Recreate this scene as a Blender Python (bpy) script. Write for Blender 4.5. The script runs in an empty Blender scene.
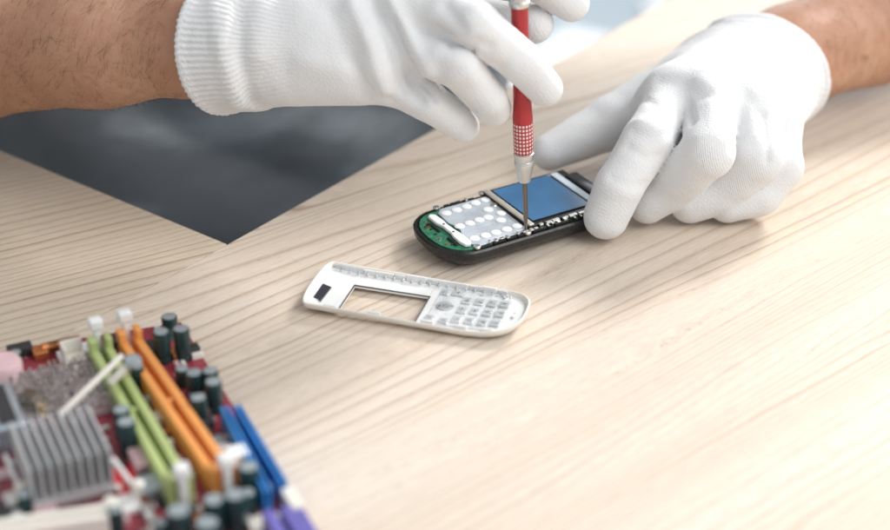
import bpy, math, random
import numpy as np
from mathutils import Vector, Matrix
random.seed(7); rng = np.random.default_rng(7)
S = 0.01                                   # everything below is written in centimetres
sc = bpy.context.scene; COL = sc.collection
PI = math.pi; rad = math.radians

# ---------------------------------------------------------------- survey: camera 78 cm from the table, 30 deg down
F, D, PITCH = 1730.0, 78.0, rad(30)
CAM = np.array([0, -D*math.cos(PITCH), D*math.sin(PITCH)])
FW = np.array([0, math.cos(PITCH), -math.sin(PITCH)]); UP = np.array([0, math.sin(PITCH), math.cos(PITCH)])
def ray(px, py):
    return np.array([1., 0, 0])*(px-445)/F + UP*(265-py)/F + FW
def at(px, py, z=0.0):                     # point at height z
    d = ray(px, py); return CAM + (z-CAM[2])/d[2]*d
def aty(px, py, y):                        # point on the vertical plane y
    d = ray(px, py); return CAM + (y-CAM[1])/d[1]*d

# ---------------------------------------------------------------- object helpers
def tag(o, label=None, cat=None, group=None, kind=None):
    if label: o['label'] = label
    if cat: o['category'] = cat
    if group: o['group'] = group
    if kind: o['kind'] = kind
    return o
def empty(name, loc=(0, 0, 0), rz=0.0, label=None, cat=None, group=None):
    o = bpy.data.objects.new(name, None); COL.objects.link(o)
    o.location = Vector(loc)*S; o.rotation_euler = (0, 0, rz); o.empty_display_size = 0.02
    return tag(o, label, cat, group)
class MB:
    def __init__(s): s.v = []; s.f = []; s.uv = []
    def add(s, vs, fs, uv=None):
        n = len(s.v); s.v += [tuple(v) for v in vs]; s.f += [tuple(i+n for i in f) for f in fs]
        s.uv += list(uv) if uv else [(0, 0, 0)]*len(vs); return s
    def box(s, x0, x1, y0, y1, z0, z1, M=None):
        vs = [(x, y, z) for x in (x0, x1) for y in (y0, y1) for z in (z0, z1)]
        if M: vs = [tuple(M @ Vector(v)) for v in vs]
        return s.add(vs, [(0, 1, 3, 2), (4, 6, 7, 5), (0, 4, 5, 1), (2, 3, 7, 6), (0, 2, 6, 4), (1, 5, 7, 3)])
    def bar(s, a, b, w, h):                # box beam between two points
        a = Vector(a); b = Vector(b); d = b-a; q = d.to_track_quat('X', 'Z').to_matrix().to_4x4(); q.translation = a
        return s.box(0, d.length, -w/2, w/2, -h/2, h/2, q)
    def lathe(s, prof, o=(0, 0, 0), n=24, M=None):   # prof [(r, z)]
        vs = []; uv = []; fs = []; m = len(prof)
        for (r, z) in prof:
            for i in range(n):
                a = 2*PI*i/n; v = Vector((r*math.cos(a), r*math.sin(a), z))
                if M: v = M @ v
                vs.append((v[0]+o[0], v[1]+o[1], v[2]+o[2])); uv.append((min(i, n-i)/n, z, r))
        for j in range(m-1):
            for i in range(n):
                k = (i+1) % n; fs.append((j*n+i, j*n+k, (j+1)*n+k, (j+1)*n+i))
        if prof[0][0] > 1e-6: fs.append(tuple(range(n))[::-1])
        if prof[-1][0] > 1e-6: fs.append(tuple((m-1)*n+i for i in range(n)))
        return s.add(vs, fs, uv)
    def loft(s, rings, cap=True, close=False):
        n = len(rings[0]); vs = [p for r in rings for p in r]; fs = []; m = len(rings)
        for j in range(m if close else m-1):
            for i in range(n):
                k = (i+1) % n; j2 = (j+1) % m; fs.append((j*n+i, j*n+k, j2*n+k, j2*n+i))
        if cap and not close: fs += [tuple(range(n))[::-1], tuple((m-1)*n+i for i in range(n))]
        return s.add(vs, fs)
    def prism(s, pts, z0, z1):
        return s.loft([[(x, y, z0) for x, y in pts], [(x, y, z1) for x, y in pts]])
    def tube(s, pts, r, n=8):
        rings = []; P = [Vector(p) for p in pts]
        for i, p in enumerate(P):
            d = (P[min(i+1, len(P)-1)]-P[max(i-1, 0)]).normalized(); u = d.orthogonal().normalized() if i == 0 else (u-d*u.dot(d)).normalized()
            w = d.cross(u); rr = r[i] if isinstance(r, (list, tuple)) else r
            rings.append([tuple(p+u*rr*math.cos(2*PI*k/n)+w*rr*math.sin(2*PI*k/n)) for k in range(n)])
        return s.loft(rings)
    def build(s, name, mat, parent=None, smooth=False, bevel=0, seg=2):
        me = bpy.data.meshes.new(name); me.from_pydata([(x*S, y*S, z*S) for x, y, z in s.v], [], s.f); me.update()
        a = me.attributes.new('tex', 'FLOAT_VECTOR', 'POINT'); a.data.foreach_set('vector', np.array(s.uv, 'f').ravel())
        o = bpy.data.objects.new(name, me); COL.objects.link(o); me.materials.append(mat)
        if smooth: me.shade_smooth() if hasattr(me, 'shade_smooth') else None
        if smooth == 'auto':
            me.set_sharp_from_angle(angle=rad(35))
        if parent: o.parent = parent
        if bevel:
            b = o.modifiers.new('b', 'BEVEL'); b.width = bevel*S; b.segments = seg; b.limit_method = 'ANGLE'; b.angle_limit = rad(40)
            if not smooth: me.shade_smooth(); w = o.modifiers.new('w', 'WEIGHTED_NORMAL'); w.keep_sharp = True
        return o

# ---------------------------------------------------------------- material helpers
class NT:
    def __init__(s, name):
        s.m = bpy.data.materials.new(name); s.m.use_nodes = True; s.t = s.m.node_tree; s.b = s.t.nodes['Principled BSDF']
    def n(s, typ, ins=None, **kw):
        x = s.t.nodes.new(typ)
        for k, v in kw.items(): setattr(x, k, v)
        for k, v in (ins or {}).items():
            if hasattr(v, 'is_output') or isinstance(v, bpy.types.NodeSocket): s.t.links.new(v, x.inputs[k])
            else: x.inputs[k].default_value = v
        return x
    def math(s, op, a, b=0.0, c=None, clamp=False):
        ins = {0: a, 1: b}
        if c is not None: ins[2] = c
        return s.n('ShaderNodeMath', ins, operation=op, use_clamp=clamp).outputs[0]
    def ramp(s, fac, stops, interp='LINEAR'):
        r = s.n('ShaderNodeValToRGB', {0: fac}); cr = r.color_ramp; cr.interpolation = interp
        while len(cr.elements) < len(stops): cr.elements.new(0.5)
        for e, (p, c) in zip(cr.elements, stops):
            e.position = p; e.color = (c, c, c, 1) if isinstance(c, (int, float)) else (*c, 1)
        return r.outputs[0]
    def mix(s, f, a, b, mode='MIX'):
        x = s.n('ShaderNodeMix', data_type='RGBA', blend_type=mode)
        for k, v in ((0, f), (6, a), (7, b)):
            if isinstance(v, bpy.types.NodeSocket): s.t.links.new(v, x.inputs[k])
            else: x.inputs[k].default_value = v if k == 0 or len(v) == 4 else (*v, 1)
        return x.outputs[2]
    def noise(s, vec, scale, detail=3, rough=0.5, dim='3D', w=None):
        ins = {'Scale': scale, 'Detail': detail, 'Roughness': rough}
        if vec is not None: ins['Vector'] = vec
        if w is not None: ins['W'] = w
        return s.n('ShaderNodeTexNoise', ins, noise_dimensions=dim).outputs[0]
    def coord(s): return s.n('ShaderNodeTexCoord').outputs['Object']
    def set(s, **kw):
        for k, v in kw.items():
            k = k.replace('_', ' ')
            if isinstance(v, bpy.types.NodeSocket): s.t.links.new(v, s.b.inputs[k])
            else: s.b.inputs[k].default_value = (*v, 1) if isinstance(v, tuple) and len(v) == 3 and 'Radius' not in k else v
        return s
    def bump(s, h, strength=0.3, dist=0.001, normal=None):
        ins = {'Height': h, 'Strength': strength, 'Distance': dist}
        if normal is not None: ins['Normal'] = normal
        b = s.n('ShaderNodeBump', ins).outputs[0]; s.t.links.new(b, s.b.inputs['Normal']); return b
def simple(name, col, rough=0.5, metal=0.0, var=0.12, vs=60, bump=0.0, bs=400, **kw):
    m = NT(name); c = m.coord(); n = m.noise(c, vs, 4)
    lo = tuple(x*(1-var) for x in col); hi = tuple(min(1, x*(1+var)) for x in col)
    m.set(Base_Color=m.ramp(n, [(0.3, lo), (0.7, hi)]), Metallic=metal, **kw)
    r = m.ramp(m.noise(c, vs*2.3, 3), [(0.3, max(0.02, rough*0.8)), (0.7, min(1, rough*1.2))])
    m.set(Roughness=r)
    if bump: m.bump(m.noise(c, bs, 3), bump, 0.0005)
    return m.m

# wood: lines of constant f run with the grain, bending to a shallower angle towards the upper left
def wood(name, ang, bend, sp, seed, pale, tan, line, contrast, wav=4.0):
    m = NT(name); c = m.coord()
    r = m.n('ShaderNodeVectorRotate', {'Vector': c, 'Angle': -rad(ang)}, rotation_type='Z_AXIS').outputs[0]
    cm = m.n('ShaderNodeVectorMath', {0: r, 1: (100, 100, 100)}, operation='MULTIPLY').outputs[0]
    x = m.n('ShaderNodeSeparateXYZ', {0: cm}); u, v = x.outputs[0], x.outputs[1]
    f = m.math('ADD', v, m.math('MULTIPLY', m.math('MULTIPLY', u, m.math('MAXIMUM', v, 0.0)), bend))
    # slow wander, long with the grain
    cv = m.n('ShaderNodeCombineXYZ', {0: m.math('MULTIPLY', u, 0.022), 1: m.math('MULTIPLY', v, 0.28), 2: seed})
    w1 = m.noise(cv.outputs[0], 1.0, 1.5, 0.45)
    cv2 = m.n('ShaderNodeCombineXYZ', {0: m.math('MULTIPLY', u, 0.22), 1: m.math('MULTIPLY', v, 0.5), 2: seed+3})
    w2 = m.noise(cv2.outputs[0], 1.0, 2, 0.5)
    f = m.math('ADD', f, m.math('MULTIPLY', m.math('SUBTRACT', w1, 0.5), wav))
    f = m.math('ADD', f, m.math('MULTIPLY', m.math('SUBTRACT', w2, 0.5), 0.22))
    # ring spacing changes across the board
    q = m.math('ADD', m.math('DIVIDE', f, sp), m.math('MULTIPLY', m.noise(None, 0.16, 1, 0.5, '1D', f), 7.0))
    if bend:                               # tight quiet rings in the outer part of the board, a plain pale band before them
        q = m.math('ADD', q, m.math('MULTIPLY', m.math('MINIMUM', m.math('ADD', f, 10.0), 0.0), 1.3))
    fr = m.math('FRACT', q)
    ringid = m.math('FLOOR', q)
    rr = m.n('ShaderNodeTexWhiteNoise', {'W': ringid}, noise_dimensions='1D').outputs[0]
    prof = m.ramp(fr, [(0.0, 0.45), (0.07, 0.0), (0.60, 0.03), (0.80, 0.35), (0.90, 1.0), (1.0, 0.45)])
    amp = m.math('MULTIPLY', m.ramp(w1, [(0.3, 0.45), (0.7, 1.0)]), m.math('ADD', m.math('MULTIPLY', rr, 0.7), 0.3))
    if bend:
        mr = m.n('ShaderNodeMapRange', {0: f, 1: -9.6, 2: -8.0, 3: 0.0, 4: 1.0}).outputs[0]
        mr2 = m.n('ShaderNodeMapRange', {0: f, 1: -12.0, 2: -10.5, 3: 0.75, 4: 0.14}).outputs[0]
        amp = m.math('MULTIPLY', amp, m.math('MAXIMUM', mr, mr2))
    # long fine fibres and open pores
    cf = m.n('ShaderNodeCombineXYZ', {0: m.math('MULTIPLY', u, 0.8), 1: m.math('MULTIPLY', f, 14.0), 2: seed})
    fib = m.noise(cf.outputs[0], 1.0, 4, 0.6)
    cp = m.n('ShaderNodeCombineXYZ', {0: m.math('MULTIPLY', u, 2.6), 1: m.math('MULTIPLY', f, 34.0), 2: seed+9})
    pore = m.noise(cp.outputs[0], 1.0, 2, 0.5)
    pr = m.math('MULTIPLY', m.ramp(pore, [(0.52, 0.0), (0.66, 1.0)]), m.math('ADD', m.math('MULTIPLY', prof, 0.8), 0.2))
    ln = m.math('MULTIPLY', m.math('MULTIPLY', prof, amp), contrast)
    ln = m.math('ADD', ln, m.math('MULTIPLY', pr, 0.42*contrast), clamp=True)
    cb = m.n('ShaderNodeCombineXYZ', {0: m.math('MULTIPLY', u, 0.03), 1: m.math('MULTIPLY', f, 0.22), 2: seed+5})
    base = m.mix(m.ramp(m.noise(cb.outputs[0], 1, 3, 0.55), [(0.35, 0.0), (0.65, 1.0)]), pale, tan)
    base = m.mix(m.ramp(fib, [(0.35, 0.0), (0.7, 0.30)]), base, line)
    colr = m.mix(ln, base, line)
    m.set(Base_Color=colr, Roughness=m.ramp(fib, [(0.3, 0.40), (0.7, 0.54)]), Specular_IOR_Level=0.3)
    h = m.math('ADD', m.math('MULTIPLY', pr, -1.0), m.math('MULTIPLY', fib, 0.35))
    m.bump(h, 0.25, 0.0003)
    return m.m
wood_a = wood('ash_wood', 41.5, 0.013, 0.78, 2.0, (0.775, 0.69, 0.595), (0.72, 0.615, 0.505), (0.38, 0.26, 0.165), 0.95)
wood_b = wood('ash_wood_return', 28.5, 0.0, 0.50, 11.0, (0.72, 0.62, 0.50), (0.68, 0.57, 0.445), (0.30, 0.225, 0.145), 0.95, 0.9)

def glove_mat(name, rx, ry, rz):
    m = NT(name); c = m.coord()
    a = m.n('ShaderNodeAttribute', attribute_name='cuff'); x = m.n('ShaderNodeSeparateXYZ', {0: a.outputs['Vector']})
    arc, wgt, rib = x.outputs[0], x.outputs[1], x.outputs[2]
    ribs = m.math('MULTIPLY', m.math('ADD', m.math('SINE', m.math('MULTIPLY', arc, 2*PI/0.26)), 1.0), 0.5)
    # knit: fine rows of stitches
    k = m.n('ShaderNodeTexWave', {'Vector': c, 'Scale': 260.0, 'Distortion': 1.5, 'Detail': 2.0, 'Detail Scale': 2.0}, bands_direction='DIAGONAL').outputs[1]
    v = m.n('ShaderNodeTexVoronoi', {'Vector': c, 'Scale': 1100.0}).outputs[0]
    k2 = m.n('ShaderNodeTexWave', {'Vector': m.n('ShaderNodeVectorRotate', {'Vector': c, 'Rotation': (rx, ry, rz)}, rotation_type='EULER_XYZ').outputs[0],
             'Scale': 330.0, 'Distortion': 0.8, 'Detail': 1.0}, bands_direction='X').outputs[1]
    h = m.math('ADD', m.math('MULTIPLY', m.math('MULTIPLY', ribs, wgt), 1.0), m.math('MULTIPLY', v, 0.28))
    h = m.math('ADD', h, m.math('MULTIPLY', k, 0.045))
    h = m.math('ADD', h, m.math('MULTIPLY', m.math('MULTIPLY', k2, rib), 0.26))
    n = m.noise(c, 35, 3)
    h = m.math('ADD', h, m.math('MULTIPLY', m.noise(c, 160, 3), 0.25))
    m.bump(h, 0.85, 0.0007)
    colr = m.ramp(n, [(0.3, (0.72, 0.725, 0.73)), (0.7, (0.77, 0.77, 0.77))])
    m.set(Base_Color=colr, Roughness=0.95, Specular_IOR_Level=0.15, Sheen_Weight=0.25, Sheen_Roughness=0.5)
    m.set(Subsurface_Weight=0.12, Subsurface_Radius=(0.8, 0.7, 0.65), Subsurface_Scale=0.004)
    return m.m
glove_m1 = glove_mat('white_knit', 0.2, 0.5, 0.6)
glove_m2 = glove_mat('white_knit_rib', 0.0, 0.3, 0.35)

def skin_mat():
    m = NT('skin'); c = m.coord()
    n1 = m.noise(c, 22, 4); n2 = m.noise(c, 140, 4, 0.6); n3 = m.noise(c, 600, 2)
    col = m.ramp(n1, [(0.3, (0.37, 0.185, 0.115)), (0.52, (0.48, 0.26, 0.165)), (0.75, (0.60, 0.36, 0.24))])
    col = m.mix(m.ramp(n2, [(0.45, 0.0), (0.75, 0.45)]), col, (0.38, 0.16, 0.09))
    sp = m.ramp(m.noise(c, 75, 1), [(0.70, 0.0), (0.76, 0.6)])
    col = m.mix(sp, col, (0.26, 0.11, 0.06))
    m.set(Base_Color=col, Roughness=0.5, Subsurface_Weight=0.2, Subsurface_Radius=(1.0, 0.35, 0.2), Subsurface_Scale=0.005, Specular_IOR_Level=0.4)
    vr = m.n('ShaderNodeTexVoronoi', {'Vector': c, 'Scale': 700.0}).outputs[0]
    m.bump(m.math('ADD', m.math('ADD', n2, m.math('MULTIPLY', n3, 0.5)), m.math('MULTIPLY', vr, 0.4)), 0.5, 0.0006)
    return m.m
skin = skin_mat()
hair_m = simple('dark_hair', (0.12, 0.065, 0.04), 0.5, var=0.3)

def cloth_mat():
    m = NT('charcoal_cloth'); c = m.coord()
    n1 = m.noise(m.n('ShaderNodeMapping', {'Vector': c, 'Rotation': (0, 0.6, 0), 'Scale': (1, 1, 2.6)}).outputs[0], 7, 4)
    col = m.ramp(n1, [(0.35, (0.080, 0.086, 0.094)), (0.50, (0.115, 0.125, 0.137)), (0.68, (0.33, 0.36, 0.38))])
    m.set(Base_Color=col, Roughness=0.9, Sheen_Weight=0.2)
    wv = m.n('ShaderNodeTexWave', {'Vector': c, 'Scale': 300.0}).outputs[1]
    m.bump(wv, 0.2, 0.0003); return m.m
cloth = cloth_mat()

metal = simple('brushed_silver', (0.72, 0.71, 0.69), 0.32, 1.0, bump=0.1)
satin = simple('satin_aluminium', (0.66, 0.655, 0.65), 0.36, 0.85)
steel = simple('dark_steel', (0.20, 0.17, 0.15), 0.32, 0.9)
redp = simple('red_lacquer', (0.43, 0.036, 0.040), 0.32, 0.25, var=0.08)
blackp = simple('black_plastic', (0.008, 0.008, 0.009), 0.26, bump=0.08)
shellm = simple('worn_black_shell', (0.009, 0.009, 0.010), 0.30, var=.4, vs=200, bump=0.35, bs=260)
blacks = simple('black_gloss', (0.010, 0.011, 0.013), 0.12)
greenp = simple('green_circuit', (0.025, 0.16, 0.085), 0.4, var=0.35, vs=400, bump=0.3, bs=900)
domef = simple('dome_foil', (0.56, 0.61, 0.67), 0.38, 0.25, var=0.16, vs=90, bump=0.35, bs=120)
whitep = simple('white_plastic', (0.80, 0.80, 0.79), 0.35, var=0.03, Subsurface_Weight=0.1, Subsurface_Scale=0.002)
ivory = simple('cream_plastic', (0.77, 0.73, 0.66), 0.35, var=0.04)
domew = simple('white_dome', (0.86, 0.87, 0.87), 0.45, var=0.03)
bluescr = simple('blue_screen', (0.062, 0.165, 0.32), 0.14, var=0.12, vs=35)
darkgl = simple('dark_window', (0.035, 0.035, 0.045), 0.15, var=0.2)
capg = simple('capacitor_sleeve', (0.012, 0.040, 0.042), 0.28, var=0.15)
captop = simple('capacitor_top', (0.42, 0.48, 0.50), 0.35, 0.5)
greens = simple('green_plastic', (0.42, 0.50, 0.20), 0.42, var=0.07)
oranges = simple('orange_plastic', (0.80, 0.33, 0.09), 0.42, var=0.07)
blues = simple('blue_plastic', (0.03, 0.22, 0.58), 0.38, var=0.1)
purples = simple('purple_plastic', (0.15, 0.13, 0.42), 0.42, var=0.1)
sinkm = simple('grey_anodised', (0.50, 0.51, 0.52), 0.45, 0.3, var=0.08)
chipm = simple('chip_black', (0.03, 0.03, 0.033), 0.45)
paper = simple('label_white', (0.75, 0.74, 0.72), 0.6)
copper = simple('copper_wire', (0.60, 0.25, 0.10), 0.35, 0.8)
darkpl = simple('dark_slot', (0.02, 0.02, 0.02), 0.7)

def silicone():
    m = NT('clear_silicone'); c = m.coord()
    m.set(Base_Color=m.ramp(m.noise(c, 120, 3), [(0.3, (0.74, 0.75, 0.76)), (0.7, (0.92, 0.93, 0.94))]), Roughness=0.14, Transmission_Weight=0.25, IOR=1.4, Coat_Weight=0.5)
    m.bump(m.noise(c, 260, 3), 0.6, 0.001); return m.m
sil = silicone()
glass_key = simple('glassy_key', (.80, .82, .83), .08, var=.08, Transmission_Weight=.55, IOR=1.45)
def pcb():
    m = NT('red_circuit_board'); c = m.coord()
    br = m.n('ShaderNodeTexBrick', {'Vector': c, 'Scale': 160.0, 'Mortar Size': 0.035, 'Color1': (0, 0, 0, 1), 'Color2': (0.25, 0.25, 0.25, 1), 'Mortar': (1, 1, 1, 1)}).outputs[0]
    v = m.n('ShaderNodeTexVoronoi', {'Vector': c, 'Scale': 150.0}, distance='MANHATTAN').outputs[0]
    n = m.noise(c, 45, 4)
    col = m.ramp(n, [(0.35, (0.07, 0.007, 0.014)), (0.55, (0.30, 0.018, 0.042))])
    col = m.mix(m.math('MULTIPLY', br, 0.35), col, (0.42, 0.16, 0.18))
    col = m.mix(m.ramp(v, [(0.14, 0.9), (0.24, 0.0)]), col, (0.66, 0.55, 0.55))
    m.set(Base_Color=col, Roughness=0.3); m.bump(br, 0.3, 0.0003); return m.m
pcbm = pcb()
def gripm():
    m = NT('dotted_grip'); a = m.n('ShaderNodeAttribute', attribute_name='tex'); x = m.n('ShaderNodeSeparateXYZ', {0: a.outputs['Vector']})
    fu = m.math('FRACT', m.math('MULTIPLY', x.outputs[0], 18.0)); fz = m.math('FRACT', m.math('MULTIPLY', x.outputs[1], 5.6))
    sq = m.math('MULTIPLY', m.math('LESS_THAN', m.math('ABSOLUTE', m.math('SUBTRACT', fu, 0.5)), 0.29),
                m.math('LESS_THAN', m.math('ABSOLUTE', m.math('SUBTRACT', fz, 0.5)), 0.29))
    m.set(Base_Color=m.mix(sq, (0.42, 0.025, 0.03), (0.80, 0.72, 0.71)), Roughness=0.45, Metallic=0.1)
    m.bump(sq, 0.5, 0.0004); return m.m
grip = gripm()

# ---------------------------------------------------------------- implicit surfaces (gloves, body)
def smin(a, b, k):
    h = np.clip(0.5+0.5*(b-a)/k, 0, 1); return b*(1-h)+a*h-k*h*(1-h)
def cap(P, a, b, ra, rb):
    a = np.asarray(a, 'f'); b = np.asarray(b, 'f'); ba = b-a; L = float(ba@ba)+1e-9
    pa = P-a; h = np.clip((pa@ba)/L, 0, 1); q = pa-h[:, None]*ba
    return np.sqrt((q*q).sum(1))-(ra+(rb-ra)*h)
def chain(P, pts, rs, k=0.25):
    d = None
    for i in range(len(pts)-1):
        c = cap(P, pts[i], pts[i+1], rs[i], rs[i+1]); d = c if d is None else smin(d, c, k)
    return d
def surfnet(sdf, lo, hi, h):
    lo = np.array(lo, 'f'); n = np.ceil((np.array(hi)-lo)/h).astype(int)+1
    f = np.empty(n, 'f')
    yy, zz = np.meshgrid(np.arange(n[1]), np.arange(n[2]), indexing='ij')
    st = max(1, 400000//(n[1]*n[2]))
    for i in range(0, n[0], st):
        xs = np.arange(i, min(n[0], i+st))
        P = np.stack([np.repeat(xs, yy.size), np.tile(yy.ravel(), len(xs)), np.tile(zz.ravel(), len(xs))], 1).astype('f')*h+lo
        f[i:i+len(xs)] = sdf(P).reshape(len(xs), n[1], n[2])
    s = f < 0; c = np.zeros(n-1, 'i')
    offs = [(i, j, k) for i in (0, 1) for j in (0, 1) for k in (0, 1)]
    for (i, j, k) in offs: c += s[i:n[0]-1+i, j:n[1]-1+j, k:n[2]-1+k]
    m = (c > 0) & (c < 8); idx = np.argwhere(m); vid = -np.ones(n-1, 'i'); vid[m] = np.arange(len(idx))
    acc = np.zeros((len(idx), 3)); cnt = np.zeros(len(idx))
    for a in offs:
        for ax in range(3):
            if a[ax]: continue
            b = list(a); b[ax] = 1
            fa = f[tuple((idx+a).T)]; fb = f[tuple((idx+b).T)]; x = (fa < 0) != (fb < 0)
            t = np.where(x, fa/(fa-fb+1e-12), 0); p = np.array(a)+np.zeros((len(idx), 3)); p[:, ax] += t
            acc += p*x[:, None]; cnt += x
    V = (idx+acc/cnt[:, None])*h+lo; Q = []
    for ax in range(3):
        sl = [slice(1, n[k]-1) for k in range(3)]; sl[ax] = slice(0, n[ax]-1); s2 = list(sl); s2[ax] = slice(1, n[ax])
        A = s[tuple(sl)]; B = s[tuple(s2)]; e = np.argwhere(A != B); st0 = np.array([1, 1, 1]); st0[ax] = 0; g = e+st0
        u, w = (ax+1) % 3, (ax+2) % 3; du = np.zeros(3, int); du[u] = 1; dw = np.zeros(3, int); dw[w] = 1
        q = np.stack([vid[tuple(x.T)] for x in (g-du-dw, g-dw, g, g-du)], 1)
        fl = ~A[tuple(e.T)]; q[fl] = q[fl][:, ::-1]; Q.append(q)
    return V.astype('f'), np.concatenate(Q)
def grad(sdf, V, e=0.03):
    g = np.stack([sdf(V+np.eye(3, dtype='f')[i]*e)-sdf(V-np.eye(3, dtype='f')[i]*e) for i in range(3)], 1)
    return g/(np.linalg.norm(g, axis=1)[:, None]+1e-9)
def relax(V, Q, it):
    e = np.concatenate([Q[:, [0, 1]], Q[:, [1, 2]], Q[:, [2, 3]], Q[:, [3, 0]]]); e = np.concatenate([e, e[:, ::-1]])
    for _ in range(it):
        a = np.zeros_like(V); np.add.at(a, e[:, 0], V[e[:, 1]]); c = np.bincount(e[:, 0], minlength=len(V))[:, None]
        V = V*0.5+0.5*a/np.maximum(c, 1)
    return V
def hit(sdf, px, py, t0=40., t1=130.):
    d = ray(px, py); d = d/np.linalg.norm(d); t = t0
    for _ in range(160):
        v = float(sdf((CAM+d*t)[None].astype('f'))[0])
        if v < 0.01 or t > t1: break
        t += max(v*0.7, 0.01)
    return CAM+d*t
def folds(sdf, V, N, specs):
    for (pts, w, amp) in specs:
        P = [hit(sdf, *p) for p in pts]; d = None
        for a, b in zip(P[:-1], P[1:]):
            c = cap(V, a, b, 0, 0); d = c if d is None else np.minimum(d, c)
        V = V+N*(1.5*amp*np.exp(-(d/(w*.85))**2))[:, None]
    return V
def wob(V, s, seed):
    r = np.random.default_rng(seed); o = np.zeros(len(V))
    for _ in range(7):
        k = r.normal(size=3)*s; o += np.sin(V@k+r.uniform(0, 6.28))
    return o/7
def mesh_from(name, V, Q, mat, parent, attr=None):
    me = bpy.data.meshes.new(name); me.from_pydata((V*S).tolist(), [], Q.tolist()); me.update(); me.shade_smooth()
    if attr is not None:
        a = me.attributes.new('cuff', 'FLOAT_VECTOR', 'POINT'); a.data.foreach_set('vector', attr.astype('f').ravel())
    o = bpy.data.objects.new(name, me); COL.objects.link(o); me.materials.append(mat); o.parent = parent; return o

def hand(palm, fingers, thumb, wrist, armdir, cuffr, cuff_off, palmk=0.9, fk=0.5, ncut=None):
    """palm: list of (a, b, ra, rb); fingers: list of (pts, radii); armdir points up the arm; the cuff is cut cuff_off beyond the wrist"""
    ad = armdir/np.linalg.norm(armdir); nc = ad if ncut is None else np.array(ncut)/np.linalg.norm(ncut)
    def f(P):
        d = None
        for (a, b, ra, rb) in palm:
            c = cap(P, a, b, ra, rb); d = c if d is None else smin(d, c, palmk)
        base = d
        out = None
        for (pts, rs) in fingers:
            c = smin(base, chain(P, pts, rs, 0.12), fk); out = c if out is None else smin(out, c, 0.03)
        c = smin(base, chain(P, thumb[0], thumb[1], 0.2), 0.9); out = smin(out, c, 0.06)
        al = (P-wrist)@ad
        rr = cuffr[0]+(cuffr[1]-cuffr[0])*np.clip(al/cuff_off, 0, 1)
        q = P-wrist-al[:, None]*ad; rad_ = np.sqrt((q*q).sum(1))
        cf = np.maximum(rad_-rr, np.maximum(al-cuff_off-2, -al-2.2))
        out = smin(out, cf, 0.8)
        # cut with a rounded rim
        pl = (P-wrist)@nc-cuff_off
        return -smin(-out, -pl, 0.18)
    return f, ad

# ================================================================ DESK
desk = empty('desk', (0, 0, 0), 0, 'L-shaped pale ash wood desk under the phone parts and circuit board', 'desk')
e0 = at(228, 244); e1 = at(437, 128); ud = (e1-e0)/np.linalg.norm(e1-e0); nd = np.array([ud[1], -ud[0], 0])   # nd: towards the viewer's right
bd = at(0, 150)-e0; bd /= np.linalg.norm(bd)
def P2(v): return (float(v[0]), float(v[1]))
A = [P2(e0-ud*75), P2(e0-ud*75+nd*85), P2(e0+ud*62+nd*85), P2(e0+ud*62)]
MB().prism(A, -2.5, 0).build('desktop', wood_a, desk, bevel=0.035)
g = 0.055
vB = np.array([-nd[0], -nd[1], 0])
B0 = e0-nd*g
Bp = [P2(B0), P2(B0+bd*75), P2(B0+bd*75-ud*75), P2(B0-ud*70)]
MB().prism(Bp, -2.5, -0.02).build('desk_return', wood_b, desk, bevel=0.035)
lm = simple('white_steel', (0.7, 0.7, 0.7), 0.4)
for (q) in (e0-ud*70+nd*80, e0+ud*57+nd*80, e0+ud*57+nd*5, e0+bd*68-ud*6, e0+bd*62-ud*64):
    MB().box(q[0]-2.5, q[0]+2.5, q[1]-2.5, q[1]+2.5, -73, -2.55).build('leg', lm, desk, bevel=0.3)

# ================================================================ FLOOR / ROOM BEHIND (far out of focus)
def floor_mat():
    m = NT('pale_floor'); c = m.coord(); n = m.noise(c, 1.3, 3)
    m.set(Base_Color=m.ramp(n, [(0.35, (0.24, 0.31, 0.36)), (0.65, (0.33, 0.41, 0.46))]), Roughness=0.35); return m.m
fl = MB().box(-900, 900, -500, 900, -78, -73).build('floor', floor_mat()); tag(fl, kind='structure')

# ================================================================ PHONE CHASSIS
def outline(x0, x1, hw, rl, rr, n=10, pw=2.3):
    """rounded bar outline with superelliptic ends, counter-clockwise"""
    pts = []
    for i in range(n+1):
        a = -PI/2+PI*i/n; c, s_ = math.cos(a), math.sin(a)
        pts.append((x1-rr+rr*abs(c)**(2/pw), hw*math.copysign(abs(s_)**(2/pw), s_)))
    for i in range(n+1):
        a = PI/2+PI*i/n; c, s_ = math.cos(a), math.sin(a)
        pts.append((x0+rl-rl*abs(c)**(2/pw), hw*math.copysign(abs(s_)**(2/pw), s_)))
    return pts
def offs(pts, d):
    cx = sum(p[0] for p in pts)/len(pts)
    out = []; n = len(pts)
    for i, p in enumerate(pts):
        a = pts[i-1]; b = pts[(i+1) % n]; tx, ty = b[0]-a[0], b[1]-a[1]; L = math.hypot(tx, ty) or 1
        out.append((p[0]-ty/L*d, p[1]+tx/L*d))
    return out
PZ = 1.3; po = at(500, 213, PZ); PA = 31.0
phone = empty('disassembled_phone', (po[0], po[1], 0), rad(PA), 'black disassembled phone with blue screen and bare keypad contacts under the screwdriver', 'phone')
def pl(px, py, z=PZ):                      # photo position to the phone's own frame
    q = at(px, py, z)-np.array([po[0], po[1], 0]); a = rad(PA)
    return (q[0]*math.cos(a)+q[1]*math.sin(a), -q[0]*math.sin(a)+q[1]*math.cos(a))
OUT = outline(-4.12, 5.7, 2.30, 1.9, 1.4, 14, 2.35)
def ring(d, z): return [(x, y, z) for x, y in offs(OUT, d)]
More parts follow.
